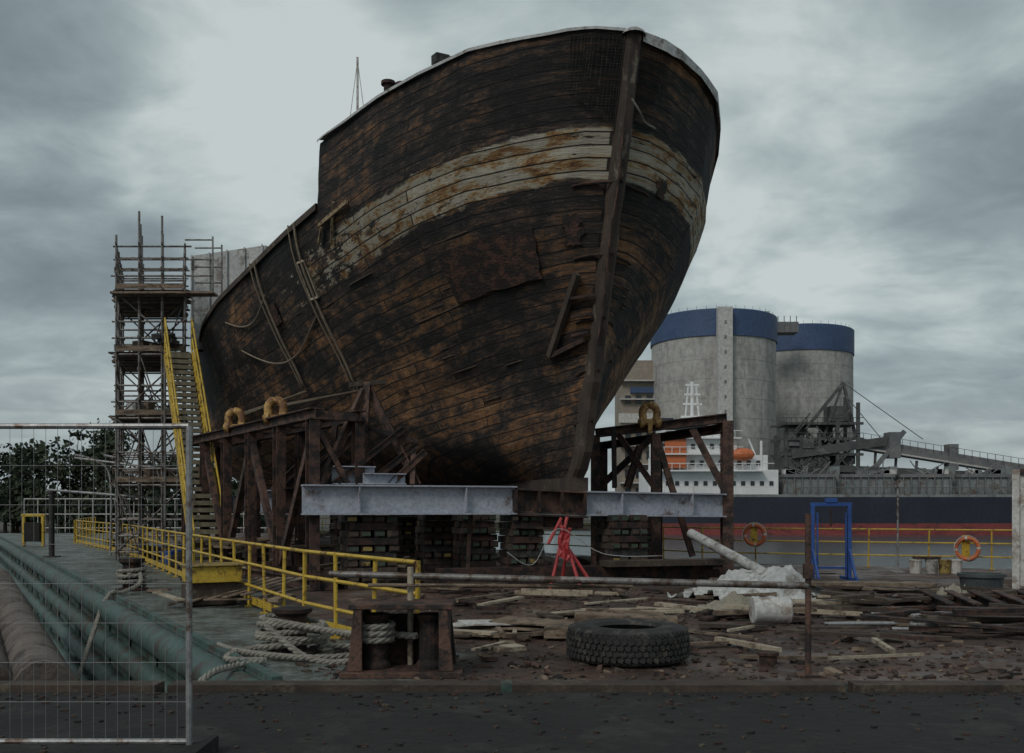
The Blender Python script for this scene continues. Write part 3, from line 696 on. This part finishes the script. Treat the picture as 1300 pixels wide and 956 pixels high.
for o in(0,.4): m.beam((.05+o*.3,16.6+o,.12),(1.3+o*.3,16.2+o,.12),.04,.07,WOODL)
for i in range(6): t=(i+.5)/6; x=.05+1.25*t; y=16.6-.4*t; m.tube((x,y,.12),(x+.12,y+.4,.12),.018,6,WOODL)
m.build('ladder')
m=MB(WOOD); m.beam((.75,11.3,.26),(1.95,11.15,.22),.28,.2); m.beam((.4,11.5,.10),(2.1,11.3,.10),.3,.14); m.build('timber_baulk',bevel=.012)
m=MB(WOODL,WHITE)
for k in range(6): m.box((.05+R(-.35,.35),12.2+R(-.5,.5),.05+.022*k),(R(.8,1.3),R(.4,.6),.016),R(-.7,.3),(WOODL,WHITE,WOOD)[k%3],R(-.02,.02),R(-.02,.02))
m.box((-.05,10.6,.03),(.35,.25,.05),.5,WOODL); m.build('plywood_sheets')
m=MB(RUST2); m.lathe((2.6,9.6,0),[(.09,0),(.09,.1),(.11,.11),(.11,.14),(0,.14)],14); m.build('deck_cap',True)
m=MB(WOOD,WOODD,WOODL,RUST,RUST2,GALV)
def scatter(n,x0,x1,y0,y1,l0,l1,mats,zmax=.05,tilt=.04,w=(.05,.2),al=None):
    for i in range(n):
        x,y=R(x0,x1),R(y0,y1)
        if x<-1.9-(y-9)*.62: continue
        a=R(0,math.pi) if al is None else al+R(-.4,.4); L_=R(l0,l1); t=R(.02,.06)
        m.box((x,y,t/2+R(.03,.03+zmax)+abs(tilt)*L_*.25),(L_,R(*w),t),a,random.choice(mats),0,R(-tilt,tilt))
scatter(55,3.2,9.5,10.5,17,.3,2.0,[WOOD,WOODD,WOODD,RUST,WOOD,WOODL],.10,al=-.1)
scatter(45,-1.2,3.2,10.4,17.5,.3,1.4,[WOOD,WOODD,WOODD,WOODL,RUST2],.04)
scatter(50,5,10,11.5,15,.5,2.3,[RUST,RUST2,WOODD,WOODD],.22,.10,(.06,.25),al=.05)
scatter(50,-9,-2,13.5,26,.4,1.6,[WOOD,WOODD,WOODL],.3,.1)
scatter(40,-1.5,8,17,22,.5,2.2,[WOOD,WOODD,RUST2,WOODD,WOODL],.1)
scatter(12,-.5,6,9.6,12.5,.3,1.3,[WOODL,WOOD],.03,w=(.03,.09))
for k in range(9): m.tube((R(3.8,6),R(11.8,13),.06+.05*(k%3)),(R(6,8.2),R(11.6,12.8),.06+.05*(k%3)),.026,8,GALV)
m.beam((4.1,14.6,.15),(6.4,14.7,.15),.35,.05,WOODL); m.beam((5.0,16.4,.3),(7.2,16.2,.3),.5,.05,WOOD)
m.build('scrap_timber')
m=MB(WOODD,WOOD,RUST,RUST2)
for i in range(3600):
    x,y=R(-2.4,11),8.8+R(0,1)**1.4*10
    if x<-1.9-(y-9)*.6: continue
    s_=R(.012,.05); big=R(0,1)<.08
    if big: s_*=2
    m.box((x,y,max(0,hz_(x,y))+s_*.15),(s_*R(.8,2.6),s_,s_*.45),R(0,3),random.choice([0,0,1,2,3,3]),R(-.4,.4),R(-.4,.4))
m.build('rubble')
m=MB(RUST,RUST2)
for k in range(7): m.ibeam((6.0+.35*k,12.9,.22),(6.15+.35*k,14.1,.30),.16,.12,.02,RUST if k%2 else RUST2)
m.ibeam((5.7,12.8,.08),(8.6,12.8,.08),.14,.12,.02,RUST); m.ibeam((5.7,14.1,.1),(8.6,14.1,.1),.14,.12,.02,RUST2); m.build('steel_offcuts')
m=MB(gen('grey_tub',(.04,.05,.055),(.07,.08,.085),3,.6)); m.lathe((7.55,15.2,0),[(0,.02),(.26,.02),(.33,.5),(.36,.5),(.36,.55),(.31,.55),(.25,.08),(0,.08)],24); m.build('plastic_tub',True)
m=MB(BLUE,RUST2)
for x in(6.55,7.35):
    m.beam((x,20.6,.05),(x,20.6,1.65),.08,.08,BLUE); m.beam((x,20.1,.06),(x,21.1,.06),.08,.08,BLUE); m.beam((x,20.2,.1),(x,20.58,.7),.05,.05,BLUE)
    m.beam((x+(.09 if x<7 else -.09),20.55,.1),(x+(.09 if x<7 else -.09),20.55,1.5),.03,.05,BLUE)
m.beam((6.5,20.6,1.68),(7.4,20.6,1.68),.08,.08,BLUE); m.beam((6.55,20.6,.3),(7.35,20.6,.3),.05,.05,BLUE); m.tube((6.95,20.6,1.6),(6.95,20.6,1.2),.02,6,RUST2)
m.box((6.95,20.6,1.77),(.25,.12,.1),0,BLUE)
m.build('blue_hoist_frame',bevel=.006)
m=MB(WHITE,YELD,RED)
for x,c_ in((9.9,WHITE),(10.3,TARP),(10.62,YELD),(10.9,WHITE)): m.lathe((x,23.2,0),[(0,0),(.13,0),(.145,.30),(.155,.30),(.155,.34),(0,.34)],14,c_)
m.box((10.2,23.25,.38),(.6,.25,.06),0,RUST); m.build('paint_pails')
def buoy(x,y,z,rz):
    m=MB(ORANGE,WHITE); n=32
    for i in range(n):
        p=[Vector((.27*math.cos(t),0,.27*math.sin(t))) for t in(i*2*math.pi/n,(i+1)*2*math.pi/n)]; Rm=Matrix.Rotation(rz,3,'Z')
        m.tube(Vector((x,y,z))+Rm@p[0],Vector((x,y,z))+Rm@p[1],.055,10,WHITE if i%8==0 else ORANGE)
    m.path([Vector((x,y,z))+Vector((.34*math.cos(t),0,.34*math.sin(t))) for t in [k*.3 for k in range(22)]],.01,5,WHITE)
    m.beam((x,y+.08,z-.3),(x,y+.08,z+.35),.2,.02,YEL); return m.build('lifebuoy',True)
buoy(11.75,24.4,.55,-.4); buoy(6.75,26.3,.85,-.4)
m=MB(GALV); m.tube((9.55,23.4,0),(9.55,23.4,2.3),.025,8); m.box((9.55,23.4,2.2),(.2,.15,.14)); m.box((9.55,23.4,.02),(.3,.3,.04)); m.build('rail_post')
m=MB(WHITE,RUST); cr=-.49; Rm=Matrix.Rotation(cr,3,'Z'); o=Vector((9.38,17.6,0))
def cp(x,y,z): return o+Rm@Vector((x,y,z))
m.box(cp(1.22,3,1.15),(2.38,6,2.2),cr,WHITE)
for i in range(30): m.box(cp(.0,.2+.2*i,1.15),(.05,.1,2.0),cr,WHITE)
for i in range(11): m.box(cp(.14+.2*i,-.01,1.15),(.1,.05,2.0),cr,WHITE)
for x in(0,2.44): m.box(cp(x,0,1.15),(.12,.12,2.34),cr,WHITE)
for z in(.06,2.28): m.box(cp(1.22,-.0,z),(2.3,.13,.1),cr,RUST)
m.build('shipping_container')

m=MB(YELD,WOODD)
m.box((-4.95,15.6,.52),(.85,.6,.26),.5,YEL); m.box((-4.95,15.6,.67),(.95,.7,.03),.5,YELD); m.box((-5.0,15.6,.2),(.8,.5,.36),.5,WOODD)
for k in range(5): m.beam((-5.5+.3*k,15.1,.05+.04*k),(-4.4+.2*k,16.3,.4),.12,.03,WOOD)
m.build('yellow_cabinet',bevel=.01)
m=MB(YELD,WOOD)
for k in range(20): m.box((-7.8+.25*k*.7+R(-.1,.1),23.6-.12*k,.75+R(-.15,.15)),(R(.8,1.6),.18,.05),R(-.4,.4),WOOD if k%3 else WOODD,R(-.1,.1),R(-.2,.2))
for k in range(6): m.beam((-8.0+.7*k,23.3-.2*k,0),(-8.0+.7*k,23.3-.2*k,.75),.1,.1,WOODD)
m.build('timber_trestle')
m=MB(BLUE,ORANGE,WHITE,DARK,YELD)
for k in range(34):
    t=k/34; x=lerp(-17,-7.4,t)+R(-.3,.5); y=lerp(40,22.5,t)+R(0,1); s_=R(.2,.5); m.box((x,y,s_*.4),(s_*1.3,s_,s_*.8),R(0,3),random.choice([BLUE,WOODD,WHITE,DARK,DARK,YELD,WOOD,TARP,RUST2]),R(-.2,.2),R(-.2,.2))
m.build('deck_stores',bevel=.04)
m=MB(YEL,DARK)
for x in(-20.4,-19.6): m.beam((x,39.5,0),(x,39.5,1.3),.12,.12,YEL)
m.box((-20.0,39.5,.6),(.66,.3,.8),0,DARK); m.beam((-20.5,39.5,1.3),(-19.5,39.5,1.3),.12,.12,YEL); m.build('gate_frame',bevel=.02)
m=MB(BLACK); m.tube((-15.0,30.8,0),(-15.0,30.8,2.1),.09,10,BLACK); m.tube((-15.0,30.8,2.1),(-15.0,30.8,2.16),.12,10,BLACK); m.box((-15,30.8,.02),(.4,.4,.04)); m.build('vent_post',True)
m=MB(WHITE,GALV)
for k in range(24): m.tube((-32+k*.9,62,0),(-32+k*.9,62,2.2),.03,6)
for z in(.3,1.2,2.2): m.tube((-32,62,z),(-11,62,z),.04,6)
m.build('white_walkway_rail')
m=MB(GALV)
for x,y in((-13.6,32.0),(-12.7,32.2)): m.path(catmull([(x,y,0),(x,y,2.6),(x-.5,y,3.2),(x-1.2,y,3.4)],6),.04,7)
m.tube((-15.2,31,2.2),(-11,29.5,1.9),.04,7); m.tube((-14.8,32,3.3),(-11.5,31,2.9),.035,7); m.build('pipe_davit',True)

# ------------------------------------------------------------------ background right
def silo(cx,cy,r,H,name='grain_silo',lift=True,band=6):
    m=MB(CONC,SILOB,CONCL,GREYM); n=96
    m.lathe((cx,cy,-1.2),[(r,0),(r,H-band+1.2)],n,CONC); m.lathe((cx,cy,0),[(r+.25,H-band),(r+.25,H),(r-.2,H+.25),(0,H+.8)],n,SILOB); m.lathe((cx,cy,0),[(r,H-band+.3),(r+.25,H-band)],n,SILOB)
    for z in range(4,int(H-band),4): m.lathe((cx,cy,z),[(r+.0,-.05),(r+.04,-.04),(r+.04,.04),(r,.05)],n,CONC)
    if lift:
        m.box((cx-.7,cy-r-.6,(H+.4)/2-.5),(2.9,2.6,H+.8),0,CONCL)
        for z in range(3,int(H),3): m.box((cx-.7,cy-r-1.92,z),(.4,.05,.7),0,GREYM)
    for k in range(40):
        a=k*2*math.pi/40; m.tube((cx+(r-.5)*math.cos(a),cy+(r-.5)*math.sin(a),H),(cx+(r-.5)*math.cos(a),cy+(r-.5)*math.sin(a),H+1.0),.04,4,GREYM)
    return m.build(name,True)
silo(43.6,205,13.2,42.0,band=5.3); silo(71.5,238,13.6,45.3,lift=False,band=6.0)
m=MB(GREYM,CONCL); m.box((61.5,218,43.0),(8,4,2.4),0,GREYM); m.box((57,214,45),(2,2,2),0,CONCL)
for k in range(6): m.tube((58+1.4*k,216,42),(58+1.4*k,216,45.5),.1,5)
m.build('silo_gantry')
m=MB(TAN,SILOB,WHITE,GLASS)
m.box((29.5,210,16),(12,12,35),0,TAN); m.box((34,206,35.2),(4,9,5),0,SILOB); m.box((29,203.8,21),(12,.6,2),0,WHITE)
for i in range(5):
    for j in range(6): m.box((25+2.3*i,203.9,5+4*j),(1.2,.2,1.8),0,GLASS)
for z in(7,11,15,19,25,29): m.box((29.5,203.4,z),(12.6,1.4,.25),0,WHITE)
m.box((31,203.7,27),(11,.9,1.2),0,SILOB); m.build('port_building')
m=MB(GREYD,CONCL,DARK)
X0,X1,Y0,Y1=53,67,183,190
for x in(53,56,59.5,63,67):
    for y in(Y0,Y1): m.beam((x,y,-1),(x,y,R(14,17) if x<60 else R(19,24)),.6,.6)
for z in(5,8.5,12,15,18):
    for y in(Y0,Y1): m.beam((X0-1,y,z),(X1+1,y,z),.45,.5)
    m.box(((X0+X1)/2+R(-1,1),186.5,z),(R(10,14),6,.3),0,GREYD)
    for k in range(14): m.tube((X0+k,Y0-.4,z),(X0+k,Y0-.4,z+1.1),.05,4)
    m.tube((X0-1,Y0-.4,z+1.1),(X1+1,Y0-.4,z+1.1),.06,4)
for k in range(36):
    x=R(54,64); z=R(3,18); m.beam((x,Y0-.2,z),(x+3,Y0-.2,z+3.4*random.choice((-1,1))),.25,.25)
for k in range(44): m.box((R(53,66),R(183,190),R(5,17)),(R(.8,3),R(.8,3),R(.8,2.6)),0,random.choice([GREYD,GREYM,GREYD,DARK]))
m.box((57,186,10.5),(9,6,4),0,GREYD); m.beam((58,184,18),(64.5,184,26),.6,.6); m.beam((67,184,15),(64.5,184,26),.5,.5); m.beam((60.5,184,15),(64.5,184,26),.4,.4)
m.box((64,186,20),(4,4,3),0,GREYD)
m.beam((64.5,184,26),(80,184,15),.12,.12); m.beam((64.5,184,24),(72,184,15),.12,.12)
m.beam((54,183,12),(72,183,14.5),1.4,1.7)
m.box((74,184,13.8),(2.2,3,5),0,GREYM); m.beam((70,183,9),(76,183,16.5),.6,.8,GREYM); m.box((85.5,184,11.5),(1.8,2.4,5),0,GREYM)
for k in range(6): m.beam((70+4*k,184,-1),(70+4*k+.8,184,13-1.1*k),.4,.4)
m.beam((68,184,14.0),(104,184,8.2),1.8,2.2,GREYM); m.beam((62,183,9.3),(103,183,7.4),1.4,1.3,GREYD); m.beam((68,182.9,13.2),(104,182.9,7.4),.2,.3,CONCL)
for k in range(24): m.beam((68+1.5*k,182.8,14.6-.24*k),(68+1.5*k,182.8,16-.24*k),.08,.08)
m.beam((68,182.8,16.1),(104,182.8,10.3),.08,.08)
m.build('ship_loader')
m=MB(GREYM,TAN,WHITE)
for k in range(14):
    x=-10+k*13; m.box((x,225+R(-8,25),R(1,4)),(R(8,14),10,R(5,9)),0,random.choice([GREYM,TAN,GREYM]))
m.build('port_sheds')

m=MB(SHIPBLK,SHIPRED,SHIPGREY,SHIPW,ORANGE,GLASS,GREYM)
sec=[(17,150,1.5),(19,146,5),(23,144.5,8),(100,144.5,8),(122,144.5,8),(132,150,2)]
def ring(z,k=1.): return [(x,153-(w_*k),z) for x,_,w_ in sec]+[(x,153+(w_*k),z) for x,_,w_ in reversed(sec)]
def wall(za,zb,mat,ka=1.,kb=1.):
    a=ring(za,ka);b_=ring(zb,kb);n=len(a); m.add(a+b_,[(i,(i+1)%n,n+(i+1)%n,n+i) for i in range(n)],mat)
wall(-2.6,-.75,SHIPRED); wall(-.75,3.3,SHIPBLK); wall(3.3,3.7,SHIPGREY); m.add(ring(3.5),[tuple(range(12))],SHIPGREY)
for k in range(9):
    x=46+9*k; m.box((x,150,4.9),(8.0,8,2.8),0,SHIPGREY); m.box((x,150,6.6),(8.2,8.6,.5),0,GREYM)
    for j in range(8): m.tube((x-3.9+1.1*j,145.2,3.6),(x-3.9+1.1*j,145.2,4.8),.05,4,GREYM)
    for j in range(7): m.box((x-3.6+1.2*j,145.9,5.0),(.16,.3,2.8),0,GREYM)
    m.box((x+4.5,148,5.9),(1.1,1.5,4.4),0,SHIPGREY)
    for j in range(7): m.tube((x+R(-3.5,3.5),146,6),(x+R(-3.5,3.5),146,R(7.2,9.2)),.09,5,GREYM)
    for j in range(4): m.box((x+R(-3.5,3.5),146.5,7.2),(R(.5,2),1,R(.4,1.2)),0,random.choice([SHIPGREY,GREYM,SHIPGREY,WHITE]))
m.tube((44,145,4.8),(126,145,4.8),.06,5,GREYM)
m.box((31,151,5.5),(20,11,4),0,SHIPW); m.box((31,151,8.5),(17,10,2.6),0,SHIPW); m.box((28.5,150,11),(12,10,2.6),0,SHIPW); m.box((28,150,13.4),(10,11,2.2),0,SHIPW)
for z,x0_,n_,y_ in((5.4,22.5,13,145.4),(8.6,23.5,11,145.9),(11.1,23.4,8,144.9)):
    for k in range(n_): m.box((x0_+1.45*k,y_,z),(.6,.1,.7),0,GLASS)
m.box((28,144.4,13.8),(9,.1,.9),0,GLASS)
for z in(7.3,9.85,12.3): m.box((30 if z<9 else 28.5,145.0,z),(17 if z<9 else 13,2.0,.2),0,SHIPW)
m.box((25,145.4,10.0),(3.2,2,4.5),0,ORANGE); m.box((24,152,14.5),(3.3,4.1,2.8),0,SHIPBLK)
m.lathe((35.2,144.6,9.8),[(0,-2.0),(.7,-1.5),(1.0,-.4),(1.0,.6),(.7,1.5),(0,2.0)],14,ORANGE,'X')
m.tube((28.4,149,14.5),(28.4,149,21.5),.28,8,SHIPW)
for z in(16,18,19.5,21): m.box((28.4,149,z),(3.6-(z-16)*.3,.3,.3),0,SHIPW)
m.tube((27.2,149,14.5),(27.8,149,21),.14,5,SHIPW);m.tube((29.6,149,14.5),(29,149,21),.14,5,SHIPW)
for z in(3.9,7.4,9.9,12.4):
    n_=int((40-22)/1.2) if z<9 else 11
    for k in range(n_): m.tube((22+1.2*k,144.1,z),(22+1.2*k,144.1,z+1),.05,4,SHIPW)
    m.tube((22,144.1,z+1),(22+1.2*n_,144.1,z+1),.06,4,SHIPW)
m.tube((38.5,146,4),(38.5,146,12),.2,6,SHIPW); m.tube((40.5,148,4),(37,148,12.5),.15,6,SHIPW)
m.build('bulk_carrier_ship')

# ------------------------------------------------------------------ trees on the far left shore
m=MB(BARK,LEAF)
def tree(x,y,H,sp_,dens=1.):
    z0=-1.25; m.tube((x,y,z0),(x+R(-.3,.3),y,z0+H*.8),.25,6,BARK,.07)
    cl=[]
    for k in range(int(17*dens)):
        t=R(.18,1); rr=sp_*(1.1-.75*t)*R(.25,1); a=R(0,6.28); c=Vector((x+rr*math.cos(a),y+rr*math.sin(a),z0+H*t)); cl.append(c)
        m.tube((x,y,z0+H*t*.8),c,.07,4,BARK,.02)
    for c in cl:
        rad=R(.8,1.5)*sp_/2.6
        for q_ in range(34):
            d_=Vector((random.gauss(0,1),random.gauss(0,1),random.gauss(0,.75)))*rad*.55; s_=R(.2,.46)
            n1=Vector((R(-1,1),R(-1,1),R(-1,1))).normalized(); n2=n1.cross(Vector((R(-1,1),R(-1,1),R(-1,1)))).normalized()
            p=c+d_; m.add([p-n1*s_,p+n2*s_*.6,p+n1*s_,p-n2*s_*.6],[(0,1,2,3)],LEAF)
x=-84
while x<-26:
    y=R(103,118); tree(x,y,R(8.0,12.0)*(1 if x<-44 else .8),R(2.2,3.4)); x+=R(1.0,1.9)
x=-84
while x<-28: tree(x,R(101,104),R(3.5,6),R(1.8,2.6),.6); x+=R(1.3,2.0)
m.build('distant_trees')

# ------------------------------------------------------------------ world, sun, camera
wd=bpy.data.worlds.new('World'); scene.world=wd; wd.use_nodes=True; nt=wd.node_tree; nt.nodes.clear(); L=nt.links.new
out=nt.nodes.new('ShaderNodeOutputWorld'); mx=nt.nodes.new('ShaderNodeMixShader'); mx.inputs[0].default_value=.93
sk=nt.nodes.new('ShaderNodeTexSky'); sk.sky_type='NISHITA'; sk.sun_disc=False; sk.sun_elevation=math.radians(42); sk.sun_rotation=math.radians(215)
b1=nt.nodes.new('ShaderNodeBackground'); b1.inputs[1].default_value=.06; L(sk.outputs[0],b1.inputs[0])
tc=nt.nodes.new('ShaderNodeTexCoord').outputs['Generated']
sep=nt.nodes.new('ShaderNodeSeparateXYZ'); L(tc,sep.inputs[0])
zc=math_(nt,'ADD',math_(nt,'MAXIMUM',sep.outputs[2],0.),.24)
cb=nt.nodes.new('ShaderNodeCombineXYZ'); L(math_(nt,'DIVIDE',sep.outputs[0],zc),cb.inputs[0]); L(math_(nt,'DIVIDE',sep.outputs[1],zc),cb.inputs[1])
c1=noi(nt,mapping(nt,cb.outputs[0],(1,1.05,1),(3.3,1.7,0)),1.7,6,.56,.35)
c2=noi(nt,mapping(nt,cb.outputs[0],(1,1.2,1),(8,2,4)),4.6,5,.55,.5)
def lobe(v,deg,amp):
    v=Vector(v).normalized(); n=nt.nodes.new('ShaderNodeVectorMath'); n.operation='DOT_PRODUCT'; L(tc,n.inputs[0]); n.inputs[1].default_value=v
    mr=nt.nodes.new('ShaderNodeMapRange'); mr.interpolation_type='SMOOTHSTEP'; L(n.outputs['Value'],mr.inputs[0]); mr.inputs[1].default_value=math.cos(math.radians(deg)); mr.inputs[2].default_value=1
    return math_(nt,'MULTIPLY',mr.outputs[0],amp)
f=math_(nt,'ADD',math_(nt,'MULTIPLY',math_(nt,'SUBTRACT',c1.outputs[0],.5),1.6),.54)
f=math_(nt,'ADD',f,math_(nt,'MULTIPLY',math_(nt,'SUBTRACT',c2.outputs[0],.5),.85))
for v,dg,am in(((-330,1200,500),11,.38),((-200,1200,560),12,.08),((330,1200,480),11,.50),((-560,1200,440),11,-.18),((530,1200,420),12,-.06),((330,1200,280),8,.22)):
    f=math_(nt,'ADD',f,lobe(v,dg,am))
cr=ramp(nt,[(0,(.165,.205,.225)),(.3,(.225,.275,.295)),(.55,(.305,.365,.38)),(.8,(.44,.51,.515)),(1,(.57,.63,.63))]); L(f,cr.inputs[0])
hz=nt.nodes.new('ShaderNodeMapRange'); L(sep.outputs[2],hz.inputs[0]); hz.inputs[1].default_value=0.; hz.inputs[2].default_value=.16; hz.inputs[3].default_value=.5; hz.inputs[4].default_value=0
cc=mixc(nt,hz.outputs[0],cr.outputs[0],(.32,.355,.37))
b2=nt.nodes.new('ShaderNodeBackground'); L(cc,b2.inputs[0]); b2.inputs[1].default_value=1.0
L(b1.outputs[0],mx.inputs[1]); L(b2.outputs[0],mx.inputs[2]); L(mx.outputs[0],out.inputs[0])

sl=bpy.data.lights.new('sun','SUN'); sl.energy=1.15; sl.angle=math.radians(18); sl.color=(1,.96,.9)
so=bpy.data.objects.new('sun',sl); scene.collection.objects.link(so)
el=math.radians(42); az=math.radians(215); sd=Vector((math.sin(az)*math.cos(el),math.cos(az)*math.cos(el),math.sin(el)))
so.rotation_euler=(-sd).to_track_quat('-Z','Y').to_euler()

cd=bpy.data.cameras.new('camera'); co=bpy.data.objects.new('camera',cd); scene.collection.objects.link(co)
cd.lens=33.23; cd.sensor_width=36; cd.shift_y=.1285; cd.clip_end=8000; cd.clip_start=.1
co.location=(0,0,1.6); co.rotation_euler=(math.radians(90),0,0); scene.camera=co
scene.view_settings.view_transform='Standard'; scene.view_settings.look='None'; scene.view_settings.exposure=0
